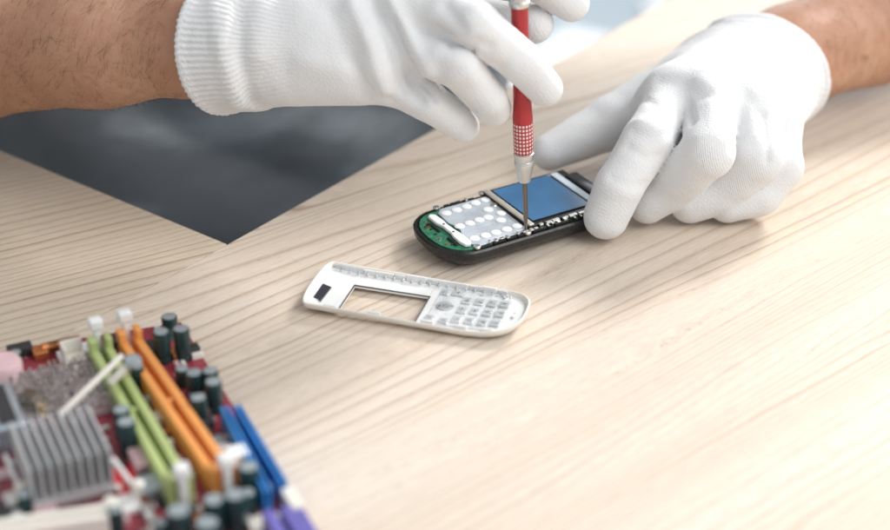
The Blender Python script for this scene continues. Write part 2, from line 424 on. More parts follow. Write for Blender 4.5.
MB().loft([ring(1.15, 0.0), ring(0.72, 0.09), ring(0.33, 0.38), ring(0.06, 0.74), ring(0.02, 1.02), ring(0.10, 1.10), ring(0.22, 1.10), ring(0.26, 0.86)]).build('back_shell', shellm, phone, smooth='auto')
MB().loft([ring(0.30, 0.80), ring(0.30, 1.12)]).build('circuit_board', greenp, phone, bevel=0.02)
# dark inner frame rails with notches along both long sides
for sgn in (1, -1):
    r_ = MB(); x = -2.3
    while x < 4.6:
        w = random.uniform(0.25, 0.8); h = random.choice((1.16, 1.22, 1.25))
        r_.box(x, x+w, sgn*2.03-0.07, sgn*2.03+0.07, 1.10, h); x += w+random.uniform(0.05, 0.14)
    r_.build('inner_frame', blackp, phone, bevel=0.015)
# metal clutter on the near rail
for i in range(22):
    x = -2.2+i*0.31+random.uniform(-.05, .05)
    s_ = -1 if i % 5 else 1
    q = MB(); w = random.uniform(0.07, 0.2)
    q.box(x, x+w, s_*2.0-0.09+random.uniform(-.04, .04), s_*2.0+0.08, 1.24, 1.28+random.uniform(0, .05)); q.build('contact_spring', metal, phone, bevel=0.012)
# keypad dome foil
ft = [(-2.55, -1.62), (-2.3, -1.95), (0.35, -1.90), (0.42, 1.90), (-2.05, 1.92), (-2.35, 1.6), (-2.42, 0.6), (-2.3, 0.2), (-2.3, -0.3), (-2.5, -0.7)]
foil = MB().prism(ft, 1.13, 1.20).build('keypad_foil', domef, phone, bevel=0.02)
def cz(x, y): return (400+x/4.076, 140+y/4.076)
for (x, y) in [(188, 297), (230, 284), (270, 271), (306, 256), (347, 243), (358, 283), (412, 297), (243, 350), (283, 338), (322, 325), (358, 315), (410, 326), (303, 400), (348, 388), (390, 376), (434, 363), (477, 350)]:
    a, b = pl(*cz(x, y), 1.22)
    MB().lathe([(0.25, 0), (0.24, 0.02), (0.17, 0.04), (0.0, 0.05)], (a, b, 1.202), 20).build('key_contact', domew, foil, smooth=True)
for x0 in (-1.9, -0.95):                   # moulded creases in the foil
    MB().box(x0-0.5, x0+1.2, -0.05+x0*.3, 0.0+x0*.3, 1.202, 1.215).build('foil_ridge', domef, foil, bevel=0.006)
# white foam bar at the bottom end
bar = [(-2.98, 1.48), (-2.78, 1.60), (-2.60, 1.45), (-2.56, 0.75), (-2.60, 0.4), (-2.58, -0.2), (-2.52, -0.6), (-2.50, -1.5), (-2.66, -1.76), (-2.90, -1.68), (-2.98, -1.3), (-2.96, -0.75), (-2.88, -0.4), (-2.88, 0.3), (-2.98, 0.7)]
wb = MB().prism(bar, 1.13, 1.30).build('light_guide', domew, phone, bevel=0.05)
for yy in (0.42, -0.42): MB().lathe([(0.05, 0), (0.05, 0.02)], (-2.76, yy, 1.30), 10).build('pin_hole', blackp, wb)
for (x, y, w) in ((-3.16, 0.55, .9), (-3.14, -0.95, .8)):
    MB().box(x-0.06, x+0.06, y-w/2, y+w/2, 1.125, 1.19).build('connector', blackp, phone, bevel=0.02)
for (x, y) in [(148, 272), (333, 212), (315, 430), (383, 262), (520, 372)]:
    a, b = pl(*cz(x, y), 1.25)
    k = MB().lathe([(0.17, 0), (0.17, 0.08), (0.13, 0.12), (0, 0.12)], (a, b, 1.14), 18).build('screw', metal, phone, smooth='auto')
# small parts on the green board
for i in range(16):
    t = random.uniform(-1, 1); x = -3.2-0.45*(1-t*t)+random.uniform(0, .25); y = t*1.45
    MB().box(x-.06, x+.06, y-.04, y+.04, 1.122, 1.17).build('resistor', random.choice((metal, chipm, copper)), phone)
# display module
sc_ = MB().box(0.42, 5.0, -1.80, 2.20, 1.13, 1.30).build('display_frame', blackp, phone, bevel=0.04)
MB().box(0.86, 4.00, -1.42, 2.03, 1.303, 1.335).build('screen', bluescr, phone, bevel=0.01)
MB().box(0.44, 0.70, -1.80, 2.16, 1.303, 1.40).build('display_clip', simple('pale_brass', (0.70, 0.64, 0.56), 0.35, 0.7), phone, bevel=0.03)
MB().box(4.14, 4.52, -1.45, 2.05, 1.303, 1.345).build('backlight_strip', simple('pale_blue_strip', (0.62, 0.72, 0.80), 0.25), phone, bevel=0.03)
MB().box(4.62, 5.30, -0.9, 1.5, 1.303, 1.42).build('earpiece', blacks, phone, bevel=0.08)
MB().box(0.8, 4.05, -1.50, -1.45, 1.303, 1.35).build('screen_edge', blacks, phone)
ff = MB()
x = 0.9
while x < 4.6:
    w = random.uniform(.12, .5); ff.box(x, x+w, -1.98, -1.98+random.uniform(.1, .2), 1.26, 1.32+random.uniform(0, .05)); x += w+random.uniform(.04, .2)
ff.build('edge_contacts', metal, phone, bevel=0.015)

# ================================================================ FRONT COVER
CZ = 0.3; co = at(412, 307, CZ); CA = -16.5
cover = empty('phone_cover', (co[0], co[1], 0), rad(CA), 'empty white front cover with keypad window lying in front of the phone', 'phone cover')
def clc(px, py, z=CZ):
    q = at(px, py, z)-np.array([co[0], co[1], 0]); a = rad(CA)
    return (q[0]*math.cos(a)+q[1]*math.sin(a), -q[0]*math.sin(a)+q[1]*math.cos(a))
OP = [clc(338.3, 310.4), clc(415, 322.5), clc(429, 296.3), clc(354.6, 286)]
yc = 0.42; hw = 1.88
CO = [(x, y+yc) for x, y in outline(-4.68, 5.0, hw, 0.40, 2.3, 14, 2.8)]
def cring(d, z): return [(x, y, z) for x, y in offs(CO, d)]
# bowl: outer skin, rim, inner wall
def sag(r): return [(x, y, z+0.28*max(0, (abs(x)-2.2)/2.8)**2) for x, y, z in r]
MB().loft([sag(cring(0.55, 0.02)), sag(cring(0.22, 0.06)), sag(cring(0.05, 0.22)), sag(cring(0.0, 0.40)), sag(cring(0.04, 0.45)), sag(cring(0.10, 0.42)), sag(cring(0.18, 0.24)), sag(cring(0.50, 0.05))], close=True).build('side_wall', ivory, cover, smooth=True)
# inner plate with the display opening: strips round the opening
def inside(pts, x):                        # y extents of outline at x
    ys = []
    n = len(pts)
    for i in range(n):
        a, b = pts[i], pts[(i+1) % n]
        if (a[0]-x)*(b[0]-x) <= 0 and a[0] != b[0]: ys.append(a[1]+(x-a[0])/(b[0]-a[0])*(b[1]-a[1]))
    return min(ys), max(ys)
CI = offs(CO, 0.2); xo0 = (OP[0][0]+OP[3][0])/2; xo1 = (OP[1][0]+OP[2][0])/2; yo0 = (OP[0][1]+OP[1][1])/2; yo1 = (OP[2][1]+OP[3][1])/2
pm = MB()
xs = sorted([-4.46, -4.42, -4.3, -4.1, -3.7, -3.3, xo0, xo0+.01, -2.2, -1.2, 0, xo1-.01, xo1, 1.2, 2.0, 2.6, 3.2, 3.6, 4.0, 4.3, 4.55, 4.7, 4.77])
def zz(x): return 0.30+0.26*max(0, (abs(x)-2.6)/2.6)**2
def strip(x0, x1, f0, f1):
    a0, a1 = f0(x0), f1(x0); b0, b1 = f0(x1), f1(x1)
    vs = []
    for (x, y) in ((x0, a0), (x1, b0), (x1, b1), (x0, a1)): vs += [(x, y, zz(x)-0.12), (x, y, zz(x))]
    pm.add(vs, [(1, 3, 5, 7), (6, 4, 2, 0), (0, 2, 3, 1), (2, 4, 5, 3), (4, 6, 7, 5), (6, 0, 1, 7)])
lo_ = lambda x: inside(CI, x)[0]; hi_ = lambda x: inside(CI, x)[1]
for a, b in zip(xs[:-1], xs[1:]):
    if b-a < .02: continue
    if a >= xo0-0.011 and b <= xo1+0.011:
        strip(a, b, lo_, lambda x: yo0); strip(a, b, lambda x: yo1, hi_)
    else: strip(a, b, lo_, hi_)
plate = pm.build('face_plate', whitep, cover)
# dark adhesive edge round the opening
t = 0.05
q = MB(); q.box(xo0-t, xo1+t, yo1, yo1+t, 0.27, 0.315); q.box(xo0-t, xo0, yo0-t, yo1, 0.27, 0.316); q.box(xo1, xo1+t, yo0-t, yo1, 0.27, 0.316)
q.build('window_gasket', simple('grey_gasket', (0.10, 0.095, 0.09), 0.6), cover)
# far wall clips, ribs and tabs (clear white)
for i, (x0, x1, h) in enumerate([(-4.2, -2.9, .60), (-2.85, -1.5, .53), (-1.45, -.95, .52), (-0.9, 0.0, .60), (0.05, .55, .53), (0.6, 1.9, .57), (1.95, 2.5, .53), (2.55, 3.2, .60), (3.25, 3.7, .55)]):
    y = hi_(x0)-0.02; y1 = hi_(x1)-0.02
    c_ = MB(); c_.bar((x0, y, h/2+.15), (x1, y1, h/2+.15), 0.09, h-.3); c_.build('clip', whitep if i % 2 else sil, cover, bevel=0.02)
for i in range(20):
    x = -3.9+i*0.41; c_ = MB().box(x, x+0.05, hi_(x)-0.24, hi_(x)-0.05, 0.28, 0.44); c_.build('rib', sil, cover, bevel=0.008)
for i, x0 in enumerate((-3.6, -1.6, 0.75, 2.2, 3.3)):
    y = lo_(x0); c_ = MB().bar((x0, y+.02, .45), (x0+.6, lo_(x0+.6)+.02, .45), 0.1, 0.22); c_.build('clip', whitep, cover, bevel=0.03)
# dark sensor window
dw = [clc(323, 286), clc(331.5, 289.5), clc(320.5, 303.5), clc(318, 301), clc(313.5, 299.5)]
MB().prism([dw[4], dw[3], dw[2], dw[1], dw[0]], 0.36, 0.43).build('sensor_window', darkgl, cover)
# keypad: silicone mat and keys
MB().prism([(0.85, -1.1), (3.9, -1.0), (4.45, -0.5), (4.5, 1.3), (3.9, 1.85), (0.85, 1.9)], 0.31, 0.345).build('key_mat', sil, cover, bevel=0.01)
glyph = simple('grey_print', (0.40, 0.41, 0.42), 0.5)
def glyphs(par, x, y, z, s_, k):
    g_ = MB()
    for j in range(k):
        a = random.uniform(0, PI); ux, uy = math.cos(a)*s_*.5, math.sin(a)*s_*.5; ox, oy = random.uniform(-.4, .4)*s_, random.uniform(-.4, .4)*s_
        g_.bar((x+ox-ux, y+oy-uy, z), (x+ox+ux, y+oy+uy, z), 0.035, 0.012)
    g_.build('key_print', glyph, par)
for i in range(4):
    for j in range(3):
        x = 2.15+i*0.56; y = -0.55+j*0.80+0.04*i
        zc = zz(x)+0.05
        k = MB().box(x-.20, x+.20, y-.28, y+.28, zc, zc+0.055).build('key', glass_key, cover, bevel=0.05, seg=3); glyphs(k, x, y, zc+.062, .20, 4)
        MB().lathe([(0.09, 0), (0.08, .05), (0, .06)], (x, y, zc+0.10), 12)
for (x, y, a, b) in ((1.05, 1.45, .17, .22), (1.65, 1.5, .28, .2), (1.0, -0.75, .2, .22), (1.65, -0.8, .2, .2)):
    k = MB().box(x-a, x+a, y-b, y+b, .35, .41).build('key', glass_key, cover, bevel=0.05, seg=3); glyphs(k, x, y, .417, .18, 3)
nk = MB().lathe([(0.38, 0), (0.37, .03), (.33, .045), (.24, .045), (.20, .03), (0, .025)], (1.35, 0.4, .35), 28).build('navigation_key', glass_key, cover, smooth='auto'); glyphs(nk, 1.35, .4, .405, .5, 9)
MB().lathe([(0.07, 0), (0.06, .03), (0, .03)], (4.42, 0.55, .40), 12).build('microphone_hole', glyph, cover)
MB().box(4.33, 4.40, 0.1, 0.3, .42, .45).build('slot', glyph, cover)
for i in range(26):                        # moulded posts and bosses
    x = random.uniform(.9, 4.6); y = random.choice((1.72, 1.86, -1.0, random.uniform(-.9, 1.8)))
    if not (lo_(x)+.1 < y < hi_(x)-.1): continue
    MB().lathe([(0.05, 0), (0.045, .08), (0, .09)], (x, y, zz(x)+.02), 8).build('moulded_post', sil, cover, smooth='auto')

# ================================================================ SCREWDRIVER
tip = at(526, 229, 1.22); tx = aty(518.5, -28, tip[1]+0.1)
drv = empty('screwdriver', tip, 0, 'red precision screwdriver with dotted grip and silver collar held upright on the phone', 'screwdriver')
axis = Vector(tx-tip); drv.rotation_euler = axis.to_track_quat('Z', 'Y').to_euler()
LT = axis.length
def lz(py):                                # length along the shaft for a photo row
    best = min(range(0, 400), key=lambda i: abs(265-F*float(((tip+np.array(axis)*(i/399.)-CAM)@UP)/((tip+np.array(axis)*(i/399.)-CAM)@FW))-py)); return best/399.*LT
z1, z2, z3, z4, z5 = lz(182), lz(152), lz(121), lz(6), lz(2)
MB().lathe([(0.075, 0.0), (0.08, 0.35), (0.115, 0.7), (0.12, z1+.2)], n=20).build('blade', steel, drv, smooth='auto')
MB().lathe([(0.17, z1), (0.27, z1+.05), (0.33, z1+0.35), (0.40, z2-.75), (0.44, z2-.55), (0.44, z2-.40), (0.42, z2-.37), (0.44, z2-.33), (0.445, z2-.03), (0.40, z2)], n=32).build('collar', satin, drv, smooth='auto')
MB().lathe([(0.40, z2+.005), (0.44, z2+.08), (0.445, z3-.3), (0.44, z3)], n=48).build('grip', grip, drv, smooth='auto')
MB().lathe([(0.44, z3+.003), (0.445, z3+.15), (0.40, z3+.9), (0.37, z3+2.0), (0.37, z4)], n=36).build('barrel', redp, drv, smooth='auto')
MB().lathe([(0.43, z4+.003), (0.46, z4+.08), (0.46, z4+.22), (0.40, z4+.28), (.40, z4+.42), (0.47, z4+.46), (.47, z4+1.3), (.40, z4+1.45), (0, z4+1.45)], n=36).build('cap', metal, drv, smooth='auto')

# ================================================================ PERSON
person = empty('person', (-12, 32, -73), 0, 'person in white knit gloves and charcoal clothes reaching over the desk with both forearms', 'person')
POFF = np.array([12, -32, 73.])            # person's children are written in world coordinates, moved back by this
# ---- hand holding the screwdriver
w1 = aty(214, 43, 4.0); elb1 = aty(-400, 26, 20.0); ad1 = elb1-w1
M = {'p': aty(388, 78, 1.2), 'r': aty(405, 44, 1.4), 'm': aty(415, 6, 2.2), 'i': aty(420, -36, 3.4)}
palm1 = [(aty(215, 62, 3.2), M['p'], 2.0, 1.15), (w1, M['r'], 2.55, 1.2), (w1, M['m'], 2.5, 1.2), (aty(215, 20, 5), M['i'], 1.9, 1.15),
         (w1, aty(300, 42, 4.4), 2.5, 2.3)]
f1 = [([M['p'], aty(428, 101, 0.6), aty(452, 117, 1.0), aty(464, 127, 1.6)], [1.0, .88, .80, .70]),
      ([M['r'], aty(458, 66, 0.0), aty(487, 97, 0.5), aty(494, 109, 1.2)], [1.06, .98, .86, .76]),
      ([M['m'], aty(476, 24, 0.0), aty(521, 62, 0.45), aty(545, 88, 0.9)], [1.1, 1.0, .92, .80]),
      ([M['i'], aty(490, -42, 3.0), aty(545, -16, 3.1), aty(571, 3, 3.2)], [1.1, 1.0, .92, .82])]
th1 = ([aty(250, 30, 6), aty(360, 28, 6.2), aty(450, 18, 4.8), aty(534, 24, 3.15)], [1.7, 1.35, 1.05, .86])
nc1 = np.array([-.80, .56, -.20]); nc1 /= np.linalg.norm(nc1)
sdf1, adn1 = hand(palm1, f1, th1, w1, ad1, (2.55, 2.62), -0.5, 0.9, 0.42, nc1)
V, Q = surfnet(sdf1, (-14.5, -3.2, 3.5), (8.5, 10.5, 16), 0.115); V = relax(V, Q, 2); N = grad(sdf1, V)
V = folds(sdf1, V, N, [([(372, 2), (392, 40), (414, 84), (420, 98)], .42, -.22), ([(352, 2), (370, 45), (384, 88)], .45, .16), ([(392, 2), (412, 40), (430, 72)], .40, .16),
    ([(330, 10), (352, 60), (366, 95)], .5, -.10), ([(300, 60), (345, 70), (390, 72)], .6, .06), ([(214, 4), (222, 50), (236, 104)], .5, .12), ([(238, 4), (240, 55), (255, 104)], .4, -.14),
    ([(262, 4), (258, 55), (275, 108)], .6, .10), ([(430, 28), (444, 36), (452, 46)], .3, -.12), ([(462, 46), (478, 42), (488, 46)], .35, -.07), ([(500, 66), (512, 56), (522, 44)], .28, -.07),
    ([(412, 62), (430, 76), (452, 92), (474, 112)], .16, -.17), ([(436, 27), (452, 36), (474, 50), (502, 80)], .16, -.14), ([(396, 20), (408, 52), (424, 84), (436, 100)], .16, -.14), ([(378, 30), (392, 66), (404, 92)], .2, -.09), ([(440, 52), (462, 62), (474, 78)], .5, .08), ([(352, 60), (372, 88), (392, 100)], .3, -.07), ([(430, 60), (450, 45), (470, 50)], .5, .10),
    ([(300, 8), (310, 60), (330, 108)], .8, .08), ([(445, 5), (452, 15), (462, 28)], .35, -.08)])
al = (V-w1)@adn1; q = V-w1-al[:, None]*adn1; u1 = np.cross(adn1, [0, 0, 1.]); u1 /= np.linalg.norm(u1); u2 = np.cross(adn1, u1)
ang = np.arctan2(q@u2, q@(-u1)) ; ang = np.arctan2(-(q@u2)*np.sign(1), -(q@u1)*np.sign(float(u1[1]))) 
wt = np.clip((al+5.3)/3.2, 0, 1)
rim = np.exp(-(((V-w1)@nc1+.7)/.24)**2)*0.14; V = V+N*(rim+wob(V, 1.1, 3)*0.05+wob(V, 3.0, 4)*0.018+wt*0.035*np.sin(ang*2.75*2*PI/.26))[:, None]
att = np.stack([ang*2.75, wt*(((V-w1)@nc1) < -.9)*.6, np.zeros(len(V))], 1)
glove1 = mesh_from('glove', V+POFF, Q, glove_m1, person, att)
# ---- hand steadying the phone
w2 = at(772, 65, 3.3); elb2 = w2+np.array([.83, .53, .10])*26; ad2 = elb2-w2
K = {'i': at(675, 100, 4.7), 'm': at(712, 98, 5.3), 'r': at(750, 106, 4.9), 'p': at(775, 122, 4.0)}
palm2 = [(w2, K['i'], 2.3, 1.42), (w2, K['m'], 2.5, 1.42), (w2, K['r'], 2.4, 1.4), (at(728, 74, 4.0), at(688, 98, 4.6), 2.0, 1.5), (K['i'], at(655, 112, 3.8), 1.2, 1.1), (at(780, 80, 3.0), K['p'], 2.1, 1.2), (w2, at(715, 75, 3.6), 2.5, 1.9), (at(700, 92, 4.0), at(690, 118, 3.6), 1.3, 1.0), (at(692, 122, 3.4), at(672, 152, 2.2), 1.0, .7)]
f2 = [([K['i'], at(648, 140, 4.4), at(619, 186, 2.7), at(606, 217, 1.25)], [1.32, 1.18, 1.12, 1.04]),
      ([K['m'], at(708, 152, 4.4), at(670, 188, 2.0), at(648, 203, 1.15)], [1.25, 1.22, 1.10, 0.98]),
      ([K['r'], at(757, 158, 3.5), at(720, 190, 1.7), at(690, 202, 1.08)], [1.2, 1.2, 1.12, 1.0]),
      ([K['p'], at(780, 166, 2.6), at(760, 193, 1.4), at(728, 203, 1.0)], [1.15, 1.12, 1.06, 0.94])]
th2 = ([at(745, 66, 3.0), at(684, 88, 3.5), at(612, 123, 2.4), at(550, 152, 1.5)], [2.1, 1.75, 1.38, 0.92])
sdf2_, adn2 = hand(palm2, f2, th2, w2, ad2, (2.75, 2.9), -0.9, 1.3, 0.6, (.44, .88, .10))
def sdf2(P):                               # flattened a touch where it rests on the desk
    return -smin(-sdf2_(P), P[:, 2]-0.03, 0.10)
V, Q = surfnet(sdf2, (2.5, -1.5, -0.6), (22.5, 18, 8.8), 0.115); V = relax(V, Q, 2); N = grad(sdf2, V)
V = folds(sdf2, V, N, [([(688, 104), (692, 122)], .26, -.12), ([(733, 112), (735, 135), (731, 150)], .22, -.10), ([(764, 114), (766, 135), (768, 160)], .22, -.10), ([(712, 104), (716, 128)], .45, .07), ([(750, 108), (753, 135)], .4, .07),
    ([(628, 148), (645, 158), (660, 156)], .3, -.06), ([(640, 122), (656, 126), (672, 120)], .4, .05), ([(612, 178), (628, 186), (645, 184)], .3, -.05), ([(634, 132), (650, 138), (668, 134)], .3, -.04),
    ([(700, 80), (716, 90), (728, 112)], .4, .05), ([(712, 62), (738, 80), (755, 112)], .35, -.05), ([(700, 140), (715, 136), (730, 142)], .4, .06),
    ([(660, 80), (680, 84), (700, 96)], .4, -.05), ([(645, 100), (655, 104), (662, 112)], .3, -.05),
    ([(650, 205), (672, 190), (690, 178)], .6, .03)])
al = (V-w2)@adn2; q = V-w2-al[:, None]*adn2; u1 = np.cross(adn2, [0, 0, 1.]); u1 /= np.linalg.norm(u1); u2 = np.cross(adn2, u1)
ang = np.arctan2(q@u2, q@u1*(-np.sign(float(u1[1])))); wt = np.clip((al+2.6)/2.5, 0, 1)
acut = (V-w2)@(np.array([.44, .88, .10])/np.linalg.norm([.44, .88, .10])); rim = np.exp(-((acut+1.1)/.24)**2)*0.13
lift = np.clip(V[:, 2]/0.6, 0, 1); rim = rim+0.075*np.sin((acut+.25*np.sin(ang*2))*2*PI/.72)*np.exp(-((acut+2.35)/1.0)**2)*(acut < -1.2)
V = V+N*(lift*(rim+wob(V, 1.1, 8)*0.05+wob(V, 3.0, 9)*0.02))[:, None]
rb = np.zeros(len(V))
for c_, s_ in ((hit(sdf2, 708, 160), 1.3), (hit(sdf2, 752, 172), 1.2), (hit(sdf2, 735, 185), .8)): rb = np.maximum(rb, np.exp(-(((V-c_)**2).sum(1))/(s_**2)))
att = np.stack([ang*2.75, wt*.5*(acut < -1.35), rb], 1)
glove2 = mesh_from('glove', V+POFF, Q, glove_m2, person, att)
# ---- body: one continuous mesh, mostly above and behind the frame
sh1 = np.array([-24, 40, 36.]); sh2 = np.array([12, 41, 36.]); ch = np.array([-7, 40, 22.]); pv = np.array([-13, 38, -18.])
def sdfb(P):
    d = chain(P, [w1-adn1*3.2, w1+adn1*1.0, w1+adn1*6, w1+adn1*14, w1+adn1*24, elb1, sh1], [1.9, 2.3, 2.95, 3.85, 4.3, 4.2, 5.2], 1.0)
    d = np.minimum(d, 1e3)
    e = chain(P, [w2-adn2*3.5, w2+adn2*1.0, w2+adn2*7, w2+adn2*14, w2+adn2*22, elb2, sh2], [2.2, 2.55, 3.0, 3.6, 4.0, 3.9, 5.2], 1.0)
    A_ = np.array([1, 1/.72, 1], 'f')      # torso flatter front to back
    R = P*A_; tt = chain(R, [pv*A_, ch*A_, np.array([-6, 41, 34.])*A_], [13.5, 14, 8.5], 4)
    tt = smin(tt, chain(R, [sh1*A_, np.array([-6, 42, 40.])*A_, sh2*A_], [5.5, 6, 5.5], 3), 4)
    tt = smin(tt, cap(R, np.array([-6, 42, 40.])*A_, np.array([-6, 40, 50.])*A_, 5.5, 5.2), 3)
    hd = cap(P, np.array([-6, 36, 56.]), np.array([-6, 37.5, 63.]), 6.6, 8.4)
    hd = smin(hd, cap(P, np.array([-6, 27.5, 56.]), np.array([-6, 29.2, 60.]), 1.1, .7), 1.5)
    tt = smin(tt, hd, 2.5)
    return smin(smin(d, e, 1.0), tt, 4)
def part_mesh(sdf, lo, hi, h): return surfnet(sdf, lo, hi, h)
V, Q = surfnet(sdfb, (-52, 0, -36), (50, 56, 76), 0.55); V = relax(V, Q, 2)
N = grad(sdfb, V, .1); V = V-N*sdfb(V)[:, None]*0.9
# forearm muscle and tendon relief
V = V+N*(wob(V, .35, 21)*0.07+wob(V, 1.0, 22)*0.03)[:, None]
body = mesh_from('body', V+POFF, Q, skin, person)
sm = body.modifiers.new('s', 'SUBSURF'); sm.levels = sm.render_levels = 1
# arm hair: fine tapered strands lying along the forearms
def hairs(n, w, ad, l0, l1, elbow_r, seed):
    r = np.random.default_rng(seed); t = r.uniform(l0, l1, n); a = r.uniform(0, 2*PI, n)
    e1_ = np.cross(ad, [0, 0, 1.]); e1_ /= np.linalg.norm(e1_); e2_ = np.cross(ad, e1_)
    o = np.cos(a)[:, None]*e1_+np.sin(a)[:, None]*e2_
    P = w+ad*t[:, None]+o*5.5
    for _ in range(14): P = P-o*np.maximum(sdfb(P.astype('f')), -1)[:, None]*0.85
    P = P+o*(wob(P.astype('f'), .35, 21)*0.07+wob(P.astype('f'), 1.0, 22)*0.03)[:, None]
    mb = MB(); tang = np.cross(ad, o)
    for i in range(n):
        L = r.uniform(.3, 1.25); sw = r.normal(.9, .55); dirn = Vector((-ad*0.55+tang[i]*sw)).normalized(); nn = Vector(o[i]); p = Vector(P[i])
        c = r.normal(0, .5); w_ = dirn.cross(nn).normalized(); rr = r.uniform(.003, .0068)
        pts = [p-nn*.02, p+dirn*L*.35+nn*.05, p+dirn*L*.7+nn*.065+w_*c*.12*L, p+dirn*L+nn*.04+w_*c*.3*L]
        rings = []
        for k, s_ in enumerate((1, .9, .6, .12)): rings.append([tuple(pts[k]+nn*rr*s_+w_*0), tuple(pts[k]+w_*rr*s_), tuple(pts[k]-w_*rr*s_)])
        mb.loft(rings, cap=False)
    mb.v = [tuple(np.array(v)+POFF) for v in mb.v]
    return mb
hairs(2600, w1, adn1, 1.2, 16, 4, 5).build('arm_hair', hair_m, person)
hairs(600, w2, adn2, 1.6, 9, 4, 6).build('arm_hair', hair_m, person)
# clothes: dark shirt/apron over the torso, trousers below
def sdfc(P):
    A_ = np.array([1, 1/.74, 1], 'f'); R = P*A_
    tt = chain(R, [np.array([-17, 36, -40.])*A_, np.array([-17, 37, -18.])*A_, ch*A_], [17.5, 17.2, 15.4], 4)
    tt = smin(tt, chain(R, [sh1*A_, np.array([-6, 42, 36.])*A_, sh2*A_], [6.6, 7.5, 6.6], 4), 4)
    return tt
V, Q = surfnet(sdfc, (-42, 16, -60), (26, 60, 46), 0.6); V = relax(V, Q, 2); N = grad(sdfc, V, .1)
def fold(V, k, ph, a): return a*np.abs(np.sin(V@np.array(k)+ph+0.8*np.sin(V@np.array([.11, .07, .19]))))
V = V+N*(fold(V, (.16, .05, .30), .3, 1.3)+fold(V, (-.22, .05, .17), 1.3, .7)+wob(V, .5, 31)*.3)[:, None]
mesh_from('shirt', V+POFF, Q, cloth, person)
tr = MB()
for s_ in (-1, 1):
    tr.tube([(-14+s_*8, 36, -38), (-14+s_*8.5, 35, -50), (-14+s_*9, 36, -62), (-14+s_*9, 37, -72)], [9, 8.4, 7.2, 6.4], 24)
tr.v = [tuple(np.array(v)+POFF) for v in tr.v]
tr.build('trousers', cloth, person, smooth=True)

# ================================================================ MOTHERBOARD
MA = -65.5; mo = at(181, 323, 0.45)
board = empty('motherboard', (mo[0], mo[1], 0), rad(MA), 'red computer motherboard with green, orange and blue slots and grey heat sink at front left', 'circuit board')
def ml(px, py, z):
    q = at(px, py, z)-np.array([mo[0], mo[1], 0]); a = rad(MA)
    return (q[0]*math.cos(a)+q[1]*math.sin(a), -q[0]*math.sin(a)+q[1]*math.cos(a))
ZB = 0.5
c0 = (0, 0); tl = ml(-70, 362, ZB); br = (24, -0.1)
MB().prism([(0, 0), tl, (24, tl[1]-1), (24, 0.15)], 0.34, ZB).build('circuit_board', pcbm, board, bevel=0.02)
for (x, y) in ((1, -1), (1.8, -13), (14, -0.8), (14, -13)):
    MB().lathe([(0.3, 0), (0.3, .339)], (x, y, 0), 12).build('standoff', metal, board)
def slot(p0, p1, w, h, m, name, latch=True, groove=True, post=.75):
    a = Vector((p0[0], p0[1], 0)); b = Vector((p1[0], p1[1], 0)); d = b-a; L = d.length; R = Matrix.Rotation(math.atan2(d.y, d.x), 4, 'Z'); R.translation = a
    s_ = MB(); z0 = ZB+.003
    s_.box(0, L, -w/2, -w*.14, z0, z0+h, R); s_.box(0, L, w*.14, w/2, z0, z0+h, R); s_.box(0, L, -w*.14, w*.14, z0, z0+h*.45, R)
    if latch:
        for x in (-.001, L-.5):
            for y0, y1 in ((-w/2, -w*.2), (w*.2, w/2)): s_.box(x-.02, x+.52, y0*1.06, y1*1.0, z0+h*.9, z0+h+post*.6, R)
    if groove: s_.box(L*.45, L*.47, -w*.13, w*.13, z0, z0+h*.9, R)
    o = s_.build(name, m, board, bevel=0.06)
    if latch:
        for x in (-.32, L+.02):
            t_ = MB(); t_.box(x, x+.30, -w*.17, w*.17, z0, z0+h+post*.75, R); t_.box(x-.12, x+.38, -w*.3, w*.3, z0+h+post*.78, z0+h+post*.78+.5, R)
            t_.build('latch', whitep, o, bevel=0.1)
    return o
slot(ml(129, 346, 1.0), ml(226, 480, 1.4), .95, 1.0, oranges, 'memory_slot')
slot(ml(100, 354, 1.0), ml(182, 490, 1.4), .92, 1.0, greens, 'memory_slot')
slot(ml(224, 412, 1.2), ml(268, 498, 1.2), .34, 1.0, blues, 'drive_connector', False, False)
slot(ml(237, 410, 1.2), ml(284, 488, 1.2), .30, 1.0, blues, 'drive_connector', False, False)
for (x, y) in ((272, 522), (290, 518), (303, 522)):
    a, b = ml(x, y, 1.3); MB().box(a-.5, a+1.6, b-.22, b+.22, ZB, 1.5).build('port_block', purples, board, bevel=.06)
def capac(px, py, r, h):                   # px, py = top centre in the photo
    r *= .88; a, b = ml(px, py, ZB+h)
    o = MB().lathe([(r*.92, 0), (r, .05), (r, .2), (r*.93, .26), (r, .32), (r, h-.08), (r*.93, h-.02), (r*.85, h-.02)], (a, b, ZB), 20).build('capacitor', capg, board, smooth='auto')
    MB().lathe([(r*.84, h-.04), (r*.84, h-.005), (0, h+.01)], (a, b, ZB), 20).build('capacitor_top', captop, o, smooth='auto')
for (x, y, r, h) in [(169, 316, .38, .95), (161, 331, .38, 1.45), (181, 328, .38, 1.5), (137, 366, .30, 1.2), (194, 372, .38, 1.2), (210, 370, .36, 1.3), (213, 381, .38, 1.4), (198, 397, .36, 1.2), (182, 368, .33, .8),
                     (121, 409, .38, 1.3), (126, 421, .40, 1.5), (248, 466, .42, 1.5), (247, 492, .34, 1.0), (235, 494, .44, 1.5), (214, 499, .46, 1.3), (178, 510, .5, 1.4), (115, 509, .3, 1.0), (160, 522, .3, 1.0), (15, 352, .3, .6), (207, 522, .5, 1.1), (24, 494, .3, .9)]:
    capac(x, y, r, h)
